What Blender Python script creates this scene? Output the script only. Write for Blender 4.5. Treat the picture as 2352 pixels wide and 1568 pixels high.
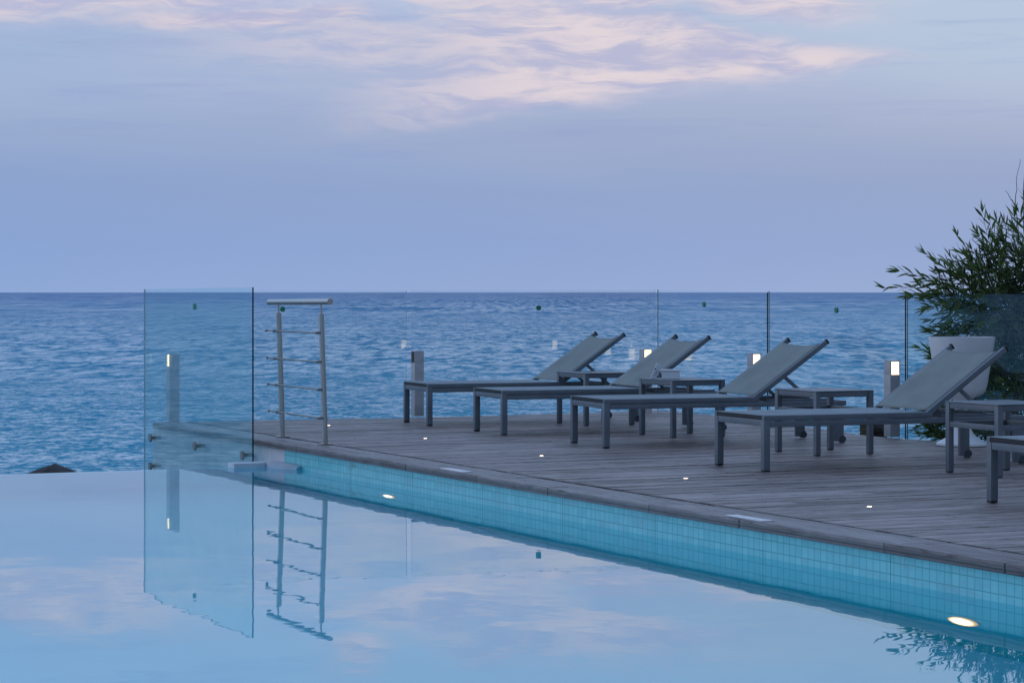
import bpy, bmesh, math, random
from mathutils import Vector, Matrix

# ------------------------------------------------------------------ camera, world, light
for o in list(bpy.data.objects):
    bpy.data.objects.remove(o)
SC = bpy.context.scene
COL = SC.collection
EYE = 1.3
F = 5553.0                                   # focal length in pixels of a 2352 wide picture (85 mm lens)
cam_d = bpy.data.cameras.new('camera')
cam = bpy.data.objects.new('camera', cam_d)
COL.objects.link(cam)
cam_d.sensor_width = 36.0
cam_d.lens = 85.0
cam_d.shift_y = -113.0 / 2352.0
cam_d.clip_start = 0.1
cam_d.clip_end = 60000.0
cam.location = (0, 0, EYE)
cam.rotation_euler = (math.radians(90), 0, 0)
SC.camera = cam

SC.view_settings.view_transform = 'Standard'
SC.view_settings.look = 'None'
SC.view_settings.exposure = 0.0
SC.view_settings.gamma = 1.0
SC.cycles.use_denoising = True
SC.cycles.max_bounces = 14
SC.cycles.transparent_max_bounces = 24
SC.cycles.transmission_bounces = 8
SC.cycles.glossy_bounces = 6
SC.cycles.diffuse_bounces = 4
SC.cycles.sample_clamp_indirect = 4.0
SC.cycles.blur_glossy = 0.0


class NT:
    """small helper for node trees"""
    def __init__(self, tree):
        self.t = tree
    def n(self, kind, **kw):
        nd = self.t.nodes.new(kind)
        for k, v in kw.items():
            setattr(nd, k, v)
        return nd
    def put(self, sock, v):
        if isinstance(v, bpy.types.NodeSocket):
            self.t.links.new(v, sock)
        elif v is not None:
            sock.default_value = v
    def m(self, op, a, b=None, c=None, clamp=False):
        nd = self.n('ShaderNodeMath', operation=op, use_clamp=clamp)
        self.put(nd.inputs[0], a)
        self.put(nd.inputs[1], b)
        self.put(nd.inputs[2], c)
        return nd.outputs[0]
    def mix(self, f, a, b):
        nd = self.n('ShaderNodeMix', data_type='RGBA')
        self.put(nd.inputs['Factor'], f)
        for s, v in ((nd.inputs[6], a), (nd.inputs[7], b)):
            if isinstance(v, tuple) and len(v) == 3:
                v = (*v, 1)
            self.put(s, v)
        return nd.outputs[2]
    def vec(self, x, y, z=0.0):
        nd = self.n('ShaderNodeCombineXYZ')
        self.put(nd.inputs[0], x); self.put(nd.inputs[1], y); self.put(nd.inputs[2], z)
        return nd.outputs[0]
    def noise(self, vec, scale, detail=3.0, rough=0.5, dist=0.0):
        nd = self.n('ShaderNodeTexNoise')
        self.put(nd.inputs['Vector'], vec)
        nd.inputs['Scale'].default_value = scale
        nd.inputs['Detail'].default_value = detail
        nd.inputs['Roughness'].default_value = rough
        nd.inputs['Distortion'].default_value = dist
        return nd.outputs['Fac']
    def step(self, v, lo, hi, kind='SMOOTHSTEP'):
        nd = self.n('ShaderNodeMapRange', interpolation_type=kind)
        self.put(nd.inputs['Value'], v)
        self.put(nd.inputs['From Min'], lo)
        self.put(nd.inputs['From Max'], hi)
        return nd.outputs['Result']
    def ramp(self, v, stops, interp='EASE'):
        nd = self.n('ShaderNodeValToRGB')
        cr = nd.color_ramp
        cr.interpolation = interp
        while len(cr.elements) < len(stops):
            cr.elements.new(0.5)
        for e, (p, c) in zip(cr.elements, stops):
            e.position = p
            e.color = (*c, 1)
        self.put(nd.inputs[0], v)
        return nd.outputs[0]


def build_world():
    w = bpy.data.worlds.new('World')
    SC.world = w
    w.use_nodes = True
    t = NT(w.node_tree)
    w.node_tree.nodes.clear()
    tc = t.n('ShaderNodeTexCoord')
    sep = t.n('ShaderNodeSeparateXYZ')
    t.put(sep.inputs[0], tc.outputs['Generated'])
    x, y, z = sep.outputs
    el = t.m('MULTIPLY', t.m('ARCSINE', z), 57.29578)          # degrees above the horizon
    az = t.m('MULTIPLY', t.m('ARCTAN2', x, y), 57.29578)        # degrees right of north
    # soft undulation of the layers, so the bands are not ruler straight
    und = t.m('MULTIPLY', t.m('SUBTRACT', t.noise(t.vec(t.m('MULTIPLY', az, 0.10), t.m('MULTIPLY', el, 0.55)), 1.0, 4), 0.5), 1.6)
    elu = t.m('ADD', el, t.m('MULTIPLY', und, t.step(el, 0.3, 3.5)))
    # haze bands (0..20 degrees -> 0..1)
    base = t.ramp(t.m('DIVIDE', elu, 20.0), [
        (0.0, (0.300, 0.405, 0.665)),
        (0.055, (0.280, 0.383, 0.645)),
        (0.12, (0.290, 0.380, 0.610)),
        (0.19, (0.350, 0.425, 0.620)),
        (0.245, (0.400, 0.475, 0.665)),
        (0.31, (0.400, 0.490, 0.685)),
        (0.36, (0.430, 0.550, 0.750)),
        (0.44, (0.500, 0.640, 0.840)),
        (0.60, (0.500, 0.660, 0.880)),
        (1.0, (0.330, 0.520, 0.850))], 'LINEAR')
    # left is bluer and darker, right is paler
    side = t.step(az, -13.0, 12.0, 'LINEAR')
    tint = t.mix(side, (0.90, 0.97, 1.015), (1.09, 1.03, 0.99))
    mul = t.n('ShaderNodeMix', data_type='RGBA', blend_type='MULTIPLY')
    mul.inputs[0].default_value = 1.0
    t.put(mul.inputs[6], base); t.put(mul.inputs[7], tint)
    sky = mul.outputs[2]
    # upper right: open pale blue
    op = t.m('MULTIPLY', t.step(t.m('ADD', t.m('MULTIPLY', az, 0.30), el), 5.6, 9.6), t.m('MULTIPLY', t.step(el, 2.6, 6.0), t.step(el, 12.0, 7.0)))
    sky = t.mix(t.m('MULTIPLY', op, 0.85), sky, (0.480, 0.585, 0.735))
    # faint darker streaks
    st = t.noise(t.vec(t.m('MULTIPLY', az, 0.16), t.m('MULTIPLY', el, 2.1)), 1.0, 6, 0.62, 0.4)
    stf = t.m('MULTIPLY', t.step(st, 0.47, 0.78), t.step(el, 1.2, 4.2))
    sky = t.mix(t.m('MULTIPLY', stf, 0.38), sky, (0.245, 0.330, 0.615))

    # cloud detail: streaks that fan along the wedge
    wx = t.m('MULTIPLY', t.m('SUBTRACT', t.noise(t.vec(t.m('MULTIPLY', az, 0.35), el), 1.0, 3), 0.5), 0.9)
    ce = t.m('ADD', el, wx)
    shear = t.m('SUBTRACT', ce, t.m('MULTIPLY', t.m('SUBTRACT', 9.0, az), 0.02))
    cn = t.noise(t.vec(t.m('MULTIPLY', az, 0.21), t.m('MULTIPLY', shear, 1.35), 3.1), 1.0, 6, 0.54, 0.25)
    cf = t.noise(t.vec(t.m('MULTIPLY', az, 1.0), t.m('MULTIPLY', shear, 8.0), 7.7), 1.0, 5, 0.6, 0.3)
    cm = t.noise(t.vec(t.m('MULTIPLY', az, 0.42), t.m('MULTIPLY', t.m('SUBTRACT', shear, t.m('MULTIPLY', az, 0.035)), 2.3), 5.4), 1.0, 6, 0.58, 0.4)
    cn = t.m('ADD', t.m('MULTIPLY', cn, 0.34), t.m('ADD', t.m('MULTIPLY', cm, 0.50), t.m('MULTIPLY', cf, 0.16)))

    def blob(a0, e0, ra, re, slope=0.0):
        """soft ellipse in the sky, degrees"""
        da = t.m('DIVIDE', t.m('SUBTRACT', az, a0), ra)
        de = t.m('DIVIDE', t.m('SUBTRACT', t.m('SUBTRACT', ce, e0), t.m('MULTIPLY', t.m('SUBTRACT', az, a0), slope)), re)
        r = t.m('ADD', t.m('MULTIPLY', da, da), t.m('MULTIPLY', de, de))
        return t.m('POWER', 2.71828, t.m('MULTIPLY', r, -1.0))

    # main wedge, its tip at azimuth 9, elevation 5.4
    half = t.m('MULTIPLY', t.m('SUBTRACT', 10.0, az), 0.165)
    cen = t.m('ADD', 5.40, t.m('MULTIPLY', t.m('SUBTRACT', 9.3, az), 0.035))
    off = t.m('ABSOLUTE', t.m('SUBTRACT', ce, cen))
    wed = t.m('MULTIPLY', t.step(t.m('SUBTRACT', half, off), -0.12, 0.50), t.step(az, -5.5, 1.5))
    body = t.m('MAXIMUM', wed, t.m('MULTIPLY', blob(-3.5, 6.0, 3.6, 0.95, -0.03), 0.55))
    for b in (blob(-9.5, 6.85, 4.5, 0.30, 0.02), blob(-6.0, 6.5, 3.0, 0.25, 0.04), blob(6.2, 6.75, 1.9, 0.32, -0.05),
              blob(-11.2, 7.05, 3.0, 0.65, 0.10), blob(-3.6, 8.4, 0.7, 0.35), blob(1.6, 8.0, 3.6, 0.55, 0.03), blob(-1.5, 7.4, 3.0, 0.5, 0.0),
              blob(2.6, 7.75, 2.0, 0.34, 0.06), blob(2.6, 6.9, 1.5, 0.30), blob(-0.6, 8.35, 0.9, 0.26)):
        body = t.m('MAXIMUM', body, t.m('MULTIPLY', b, 1.35), clamp=True)
    lilac = t.m('MULTIPLY', body, t.step(cn, 0.12, 0.45))
    sky = t.mix(t.m('MULTIPLY', lilac, 0.72), sky, (0.510, 0.490, 0.670))
    rose = t.m('MULTIPLY', body, t.step(cn, 0.43, 0.59))
    sky = t.mix(t.m('MULTIPLY', rose, 0.88), sky, (0.790, 0.690, 0.710))
    # small bright tuft
    tf = t.m('MULTIPLY', blob(-3.9, 6.52, 0.42, 0.13), t.step(cf, 0.35, 0.6))
    sky = t.mix(t.m('MULTIPLY', tf, 0.8), sky, (0.700, 0.620, 0.670))

    # higher up the real dusk sky takes over
    ns = t.n('ShaderNodeTexSky', sky_type='NISHITA')
    ns.sun_disc = False
    ns.sun_elevation = SUN_EL
    ns.sun_rotation = SUN_ROT
    ns.air_density = 1.2
    ns.dust_density = 0.6
    ns.ozone_density = 3.0
    nmul = t.n('ShaderNodeMix', data_type='RGBA', blend_type='MULTIPLY')
    nmul.inputs[0].default_value = 1.0
    t.put(nmul.inputs[6], ns.outputs[0]); nmul.inputs[7].default_value = (0.12, 0.12, 0.12, 1)
    hi = t.mix(0.22, (0.44, 0.64, 1.06), nmul.outputs[2])
    sky = t.mix(t.step(el, 14.0, 38.0), sky, hi)
    # the land side of the sky is already darker than the sea side
    sd = t.m('ADD', t.m('MULTIPLY', x, -0.45), t.m('MULTIPLY', y, 0.89))
    dim = t.m('ADD', 0.48, t.m('MULTIPLY', t.step(sd, -0.45, 0.55), 0.52))
    dm = t.n('ShaderNodeMix', data_type='RGBA', blend_type='MULTIPLY')
    dm.inputs[0].default_value = 1.0
    t.put(dm.inputs[6], sky); t.put(dm.inputs[7], t.vec(dim, dim, dim))
    sky = dm.outputs[2]
    sky = t.mix(t.step(el, 0.0, -3.0), sky, (0.05, 0.11, 0.19))
    bg = t.n('ShaderNodeBackground')
    t.put(bg.inputs[0], sky)
    bg.inputs[1].default_value = 1.0
    out = t.n('ShaderNodeOutputWorld')
    t.put(out.inputs[0], bg.outputs[0])


SUN_EL = math.radians(3.0)
SUN_ROT = math.radians(-80.0)
build_world()
sun_d = bpy.data.lights.new('sun', 'SUN')
sun_d.energy = 0.22
sun_d.angle = math.radians(25)
sun_d.color = (1.0, 0.82, 0.72)
sun = bpy.data.objects.new('sun', sun_d)
COL.objects.link(sun)
sun.rotation_euler = (math.radians(76), 0, math.radians(-100))


# ------------------------------------------------------------------ frames and helpers
A = Vector((-1.701, 18.06, 0.0))              # corner of the pool: wall meets the overflow edge
YAW = math.atan2(-0.9037, 0.4282)             # local x runs along the pool wall towards the camera, local y into the deck
POOL = Matrix.Translation(A) @ Matrix.Rotation(YAW, 4, 'Z')
DECK = 0.175

def W(s, t, z=0.0):
    return POOL @ Vector((s, t, z))

def L(p):
    return POOL.inverted() @ Vector(p)

def at(px, py, z):
    """the point of the horizontal plane z seen at a pixel of the 2352 wide picture"""
    d = F * (EYE - z) / (py - 671.0)
    return Vector(((px - 1176.0) * d / F, d, z))

def far(px, py, d):
    return Vector(((px - 1176.0) * d / F, d, EYE - (py - 671.0) * d / F))

def tag(o, label=None, cat=None, group=None, kind=None):
    if label: o['label'] = label
    if cat: o['category'] = cat
    if group: o['group'] = group
    if kind: o['kind'] = kind
    return o

def link(name, bm, mat, parent=None, smooth=False, mats=None):
    me = bpy.data.meshes.new(name)
    bmesh.ops.recalc_face_normals(bm, faces=bm.faces[:])
    bm.to_mesh(me)
    bm.free()
    for m_ in (mats or [mat]):
        me.materials.append(m_)
    if smooth:
        for p in me.polygons:
            p.use_smooth = True
    o = bpy.data.objects.new(name, me)
    COL.objects.link(o)
    if parent is not None:
        o.parent = parent
    return o

def empty(name, loc, rz=0.0):
    o = bpy.data.objects.new(name, None)
    COL.objects.link(o)
    o.empty_display_size = 0.1
    o.location = loc
    o.rotation_euler = (0, 0, rz)
    return o

def box(bm, x0, x1, y0, y1, z0, z1, bev=0.0, mi=0, M=None):
    vs = [bm.verts.new((x, y, z)) for x in (x0, x1) for y in (y0, y1) for z in (z0, z1)]
    q = [(0, 1, 3, 2), (4, 6, 7, 5), (0, 4, 5, 1), (2, 3, 7, 6), (0, 2, 6, 4), (1, 5, 7, 3)]
    fs = [bm.faces.new([vs[i] for i in f]) for f in q]
    for f in fs:
        f.material_index = mi
    if bev > 0:
        es = list({e for f in fs for e in f.edges})
        r = bmesh.ops.bevel(bm, geom=es, offset=bev, segments=2, profile=0.6, affect='EDGES')
        vs = list({v for f in r['faces'] for v in f.verts} | {v for v in vs if v.is_valid})
        for f in r['faces']:
            f.material_index = mi
    if M is not None:
        bmesh.ops.transform(bm, matrix=M, verts=[v for v in vs if v.is_valid])
    return vs

def bar(bm, p0, p1, w, h, bev=0.0, up=Vector((0, 0, 1))):
    """rectangular tube from p0 to p1: w sideways, h along 'up'"""
    p0, p1 = Vector(p0), Vector(p1)
    d = (p1 - p0)
    ln = d.length
    d.normalize()
    side = up.cross(d)
    if side.length < 1e-4:
        side = Vector((0, 1, 0))
    side.normalize()
    u = d.cross(side)
    M = Matrix((( d.x, side.x, u.x, p0.x), (d.y, side.y, u.y, p0.y), (d.z, side.z, u.z, p0.z), (0, 0, 0, 1)))
    box(bm, 0, ln, -w / 2, w / 2, -h / 2, h / 2, bev, 0, M)

def rod(bm, p0, p1, r0, r1=None, n=14, caps=True):
    p0, p1 = Vector(p0), Vector(p1)
    if r1 is None: r1 = r0
    d = (p1 - p0).normalized()
    a = d.orthogonal().normalized()
    b = d.cross(a)
    rings = []
    for p, r in ((p0, r0), (p1, r1)):
        rings.append([bm.verts.new(p + (a * math.cos(2 * math.pi * i / n) + b * math.sin(2 * math.pi * i / n)) * r) for i in range(n)])
    for i in range(n):
        bm.faces.new((rings[0][i], rings[0][(i + 1) % n], rings[1][(i + 1) % n], rings[1][i]))
    if caps:
        bm.faces.new(rings[0][::-1]); bm.faces.new(rings[1])

def lathe(bm, prof, n=48, c=(0, 0, 0)):
    rings = []
    for r, z in prof:
        rings.append([bm.verts.new((c[0] + r * math.cos(2 * math.pi * i / n), c[1] + r * math.sin(2 * math.pi * i / n), c[2] + z)) for i in range(n)])
    for a, b in zip(rings, rings[1:]):
        for i in range(n):
            bm.faces.new((a[i], a[(i + 1) % n], b[(i + 1) % n], b[i]))
    bm.faces.new(rings[0][::-1]); bm.faces.new(rings[-1])

def NB():
    return bmesh.new()

def soften(o, ang=35):
    """smooth shading that keeps hard corners"""
    me = o.data
    for p in me.polygons:
        p.use_smooth = True
    bm = bmesh.new(); bm.from_mesh(me)
    for e in bm.edges:
        if len(e.link_faces) == 2 and e.calc_face_angle(0) > math.radians(ang):
            e.smooth = False
    bm.to_mesh(me); bm.free()
    return o


# ------------------------------------------------------------------ materials
def mat(name):
    m_ = bpy.data.materials.new(name)
    m_.use_nodes = True
    m_.node_tree.nodes.clear()
    t = NT(m_.node_tree)
    out = t.n('ShaderNodeOutputMaterial')
    return m_, t, out

def pbr(t, out, color, rough=0.5, metal=0.0, normal=None, spec=0.5):
    b = t.n('ShaderNodeBsdfPrincipled')
    if isinstance(color, tuple) and len(color) == 3:
        color = (*color, 1)
    t.put(b.inputs['Base Color'], color)
    t.put(b.inputs['Roughness'], rough)
    t.put(b.inputs['Metallic'], metal)
    b.inputs['Specular IOR Level'].default_value = spec
    if normal is not None:
        t.put(b.inputs['Normal'], normal)
    t.put(out.inputs[0], b.outputs[0])
    return b

def bump(t, h, dist, strength=1.0, normal=None):
    b = t.n('ShaderNodeBump')
    b.inputs['Strength'].default_value = strength
    b.inputs['Distance'].default_value = dist
    t.put(b.inputs['Height'], h)
    if normal is not None:
        t.put(b.inputs['Normal'], normal)
    return b.outputs[0]

def simple(name, c, rough=0.5, metal=0.0, var=0.12, scale=9.0, bmp=0.0, spec=0.5):
    """one colour with a little uneven wear"""
    m_, t, out = mat(name)
    tc = t.n('ShaderNodeTexCoord').outputs['Object']
    n = t.noise(tc, scale, 5, 0.6)
    dark = tuple(v * (1 - var) for v in c)
    lite = tuple(min(1, v * (1 + var)) for v in c)
    col = t.mix(t.step(n, 0.3, 0.7), dark, lite)
    r = t.m('ADD', rough - 0.06, t.m('MULTIPLY', t.noise(tc, scale * 2.3, 3), 0.12))
    nr = bump(t, t.noise(tc, scale * 12, 2), bmp) if bmp else None
    pbr(t, out, col, r, metal, nr, spec)
    return m_

def glow(name, c, s):
    m_, t, out = mat(name)
    e = t.n('ShaderNodeEmission')
    e.inputs[0].default_value = (*c, 1)
    e.inputs[1].default_value = s
    t.put(out.inputs[0], e.outputs[0])
    return m_

def glass(name, tint, ior=1.5, dirt=0.0):
    m_, t, out = mat(name)
    fr = t.n('ShaderNodeFresnel'); fr.inputs[0].default_value = ior
    # the two faces of the pane share one surface law from either side
    geo = t.n('ShaderNodeNewGeometry')
    dt = t.n('ShaderNodeVectorMath', operation='DOT_PRODUCT')
    t.put(dt.inputs[0], geo.outputs['Normal']); t.put(dt.inputs[1], geo.outputs['Incoming'])
    c = t.m('ABSOLUTE', dt.outputs['Value'])
    k = t.m('SUBTRACT', 1.0, c, clamp=True)
    f = t.m('ADD', 0.04, t.m('MULTIPLY', 0.96, t.m('POWER', k, 5.0)), clamp=True)
    tr = t.n('ShaderNodeBsdfTransparent'); tr.inputs[0].default_value = (*tint, 1)
    gl = t.n('ShaderNodeBsdfGlossy'); gl.inputs['Roughness'].default_value = 0.0
    gl.inputs[0].default_value = (0.95, 1.0, 1.0, 1)
    mx = t.n('ShaderNodeMixShader')
    t.put(mx.inputs[0], f); t.put(mx.inputs[1], tr.outputs[0]); t.put(mx.inputs[2], gl.outputs[0])
    if dirt:
        tc = t.n('ShaderNodeTexCoord').outputs['Object']
        sp = t.n('ShaderNodeSeparateXYZ'); t.put(sp.inputs[0], tc)
        sm = t.noise(tc, 2.2, 6, 0.7, 0.8)
        dr = t.noise(t.vec(t.m('MULTIPLY', sp.outputs[0], 22.0), 0.0, t.m('MULTIPLY', sp.outputs[2], 1.6)), 1.0, 4, 0.6)
        sp2 = t.noise(tc, 70.0, 2, 0.5)
        k = t.m('ADD', t.m('MULTIPLY', t.step(sm, 0.40, 0.75), 0.6), t.m('ADD', t.m('MULTIPLY', t.step(dr, 0.50, 0.80), 0.5), t.m('MULTIPLY', t.step(sp2, 0.62, 0.72), 0.4)))
        dfz = t.n('ShaderNodeBsdfDiffuse'); dfz.inputs[0].default_value = (0.62, 0.72, 0.76, 1)
        m2 = t.n('ShaderNodeMixShader')
        t.put(m2.inputs[0], t.m('MULTIPLY', k, dirt)); t.put(m2.inputs[1], mx.outputs[0]); t.put(m2.inputs[2], dfz.outputs[0])
        mx = m2
    t.put(out.inputs[0], mx.outputs[0])
    return m_

def make_tiles():
    m_, t, out = mat('pool_tiles')
    sep = t.n('ShaderNodeSeparateXYZ')
    t.put(sep.inputs[0], t.n('ShaderNodeTexCoord').outputs['Object'])
    s, tt, z = sep.outputs
    br = t.n('ShaderNodeTexBrick', offset=0.0, squash=1.0)
    t.put(br.inputs['Vector'], t.vec(s, t.m('ADD', z, 4.0 - 0.018)))
    br.inputs['Scale'].default_value = 1.0
    br.inputs['Brick Width'].default_value = 0.055
    br.inputs['Row Height'].default_value = 0.055
    br.inputs['Mortar Size'].default_value = 0.0021
    br.inputs['Mortar Smooth'].default_value = 0.25
    br.inputs['Color1'].default_value = (0.22, 0.71, 0.75, 1)
    br.inputs['Color2'].default_value = (0.28, 0.79, 0.82, 1)
    br.inputs['Mortar'].default_value = (0.14, 0.50, 0.54, 1)
    col = br.outputs['Color']
    # wider joint every twenty tiles
    fr = t.m('ABSOLUTE', t.m('SUBTRACT', t.m('FRACT', t.m('DIVIDE', t.m('ADD', s, 0.30), 1.10)), 0.5))
    jo = t.m('LESS_THAN', fr, 0.0026)
    col = t.mix(t.m('MULTIPLY', jo, 0.75), col, (0.030, 0.11, 0.13))
    # lime and rust stains
    st = t.noise(t.vec(t.m('MULTIPLY', s, 1.0), t.m('MULTIPLY', z, 5.0)), 2.2, 6, 0.65)
    col = t.mix(t.m('MULTIPLY', t.step(st, 0.48, 0.72), 0.5), col, (0.30, 0.52, 0.58))
    run = t.noise(t.vec(t.m('MULTIPLY', s, 26.0), t.m('MULTIPLY', z, 2.0)), 1.0, 3, 0.6)
    run = t.m('MULTIPLY', t.step(run, 0.60, 0.80), t.step(z, -0.02, 0.12))
    col = t.mix(t.m('MULTIPLY', run, 0.45), col, (0.10, 0.24, 0.22))
    rs = t.m('MULTIPLY', t.step(t.noise(t.vec(t.m('MULTIPLY', s, 2.6), t.m('MULTIPLY', z, 16.0), 4.0), 1.0, 3), 0.66, 0.74), t.step(z, 0.02, 0.07))
    col = t.mix(t.m('MULTIPLY', rs, 0.5), col, (0.22, 0.22, 0.14))
    # below the water line the water takes the red out of the tiles
    deep = t.step(z, 0.004, -0.03)
    col = t.mix(t.m('MULTIPLY', deep, 0.96), col, (0.014, 0.72, 0.70))
    nr = bump(t, br.outputs['Fac'], -0.0015)
    pbr(t, out, col, 0.22, 0.0, nr)
    return m_

def make_floor():
    m_, t, out = mat('pool_floor')
    tc = t.n('ShaderNodeTexCoord').outputs['Object']
    n = t.noise(tc, 0.6, 4, 0.6)
    col = t.mix(n, (0.220, 0.82, 0.97), (0.240, 0.85, 0.98))
    pbr(t, out, col, 0.7)
    return m_

def make_water():
    m_, t, out = mat('pool_water')
    tc = t.n('ShaderNodeTexCoord').outputs['Object']
    mp = t.n('ShaderNodeMapping'); t.put(mp.inputs[0], tc)
    n1 = t.noise(mp.outputs[0], 0.9, 2, 0.5, 0.5)
    n2 = t.noise(mp.outputs[0], 3.3, 2, 0.5, 0.2)
    h = t.m('ADD', t.m('MULTIPLY', n1, 1.0), t.m('MULTIPLY', n2, 0.34))
    nr = bump(t, h, 0.0013)
    fr = t.n('ShaderNodeFresnel'); fr.inputs[0].default_value = 1.333
    t.put(fr.inputs['Normal'], nr)
    rf = t.n('ShaderNodeBsdfRefraction'); rf.inputs['IOR'].default_value = 1.333
    rf.inputs['Roughness'].default_value = 0.0
    rf.inputs[0].default_value = (0.93, 0.99, 1.0, 1)
    t.put(rf.inputs['Normal'], nr)
    gl = t.n('ShaderNodeBsdfGlossy'); gl.inputs['Roughness'].default_value = 0.0
    gl.inputs[0].default_value = (1, 1, 1, 1)
    t.put(gl.inputs['Normal'], nr)
    mx = t.n('ShaderNodeMixShader')
    t.put(mx.inputs[0], fr.outputs[0]); t.put(mx.inputs[1], rf.outputs[0]); t.put(mx.inputs[2], gl.outputs[0])
    t.put(out.inputs[0], mx.outputs[0])
    return m_

def make_sea():
    m_, t, out = mat('sea')
    tc = t.n('ShaderNodeTexCoord').outputs['Object']
    mp = t.n('ShaderNodeMapping'); t.put(mp.inputs[0], tc)
    mp.inputs['Rotation'].default_value = (0, 0, math.radians(8))
    mp.inputs['Scale'].default_value = (0.55, 1.0, 1.0)
    v = mp.outputs[0]
    big = t.noise(v, 0.075, 3, 0.55, 0.6)
    mid = t.noise(v, 0.42, 5, 0.60, 0.8)
    sml = t.noise(v, 2.1, 5, 0.62, 0.6)
    h = t.m('ADD', t.m('MULTIPLY', big, 2.4), t.m('ADD', t.m('MULTIPLY', mid, 1.0), t.m('MULTIPLY', sml, 0.26)))
    nr = bump(t, h, 0.35)
    # share of the wave facets that tilt to the viewer and show the body of the water
    sepo = t.n('ShaderNodeSeparateXYZ'); t.put(sepo.inputs[0], tc)
    ox, oy, _ = sepo.outputs
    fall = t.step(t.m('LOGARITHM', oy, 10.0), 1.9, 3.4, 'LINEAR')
    def waves(fx, fy, seed, detail=4, rough=0.66, dist=0.5):
        return t.noise(t.vec(t.m('MULTIPLY', ox, fx), t.m('MULTIPLY', t.m('ADD', oy, t.m('MULTIPLY', ox, 0.06)), fy), seed), 1.0, detail, rough, dist)
    near = t.m('ADD', t.m('MULTIPLY', waves(0.30, 0.24, 1.0), 0.20), t.m('ADD', t.m('MULTIPLY', waves(1.5, 1.0, 2.0, 5, 0.76, 0.3), 0.50), t.m('MULTIPLY', waves(4.5, 1.9, 8.0, 3), 0.26)))
    midw = t.m('ADD', t.m('MULTIPLY', waves(0.10, 0.045, 3.0), 0.24), t.m('MULTIPLY', waves(0.7, 0.17, 4.0, 6, 0.78, 0.2), 0.76))
    farw = t.m('ADD', t.m('MULTIPLY', waves(0.020, 0.006, 5.0), 0.30), t.m('MULTIPLY', waves(0.30, 0.012, 6.0, 6, 0.76, 0.3), 0.70))
    k1 = t.step(oy, 95.0, 210.0)
    k2 = t.step(oy, 330.0, 900.0)
    def mixf(k, p, q):
        return t.m('ADD', t.m('MULTIPLY', p, t.m('SUBTRACT', 1.0, k)), t.m('MULTIPLY', q, k))
    wv = mixf(k2, mixf(k1, near, midw), farw)
    f = t.step(wv, 0.43, 0.565)
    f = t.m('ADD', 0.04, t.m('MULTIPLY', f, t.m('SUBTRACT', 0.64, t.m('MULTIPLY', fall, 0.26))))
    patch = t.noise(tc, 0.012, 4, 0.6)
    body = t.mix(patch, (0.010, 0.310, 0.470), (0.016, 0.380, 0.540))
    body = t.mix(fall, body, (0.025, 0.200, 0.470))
    df = t.n('ShaderNodeBsdfDiffuse'); t.put(df.inputs[0], body)
    gl = t.n('ShaderNodeBsdfGlossy'); gl.inputs['Roughness'].default_value = 0.22
    gl.inputs[0].default_value = (1, 1, 1, 1)
    t.put(gl.inputs['Normal'], nr)
    mx = t.n('ShaderNodeMixShader')
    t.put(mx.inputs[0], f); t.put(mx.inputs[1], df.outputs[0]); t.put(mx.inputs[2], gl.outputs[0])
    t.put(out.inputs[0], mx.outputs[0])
    return m_

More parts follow.
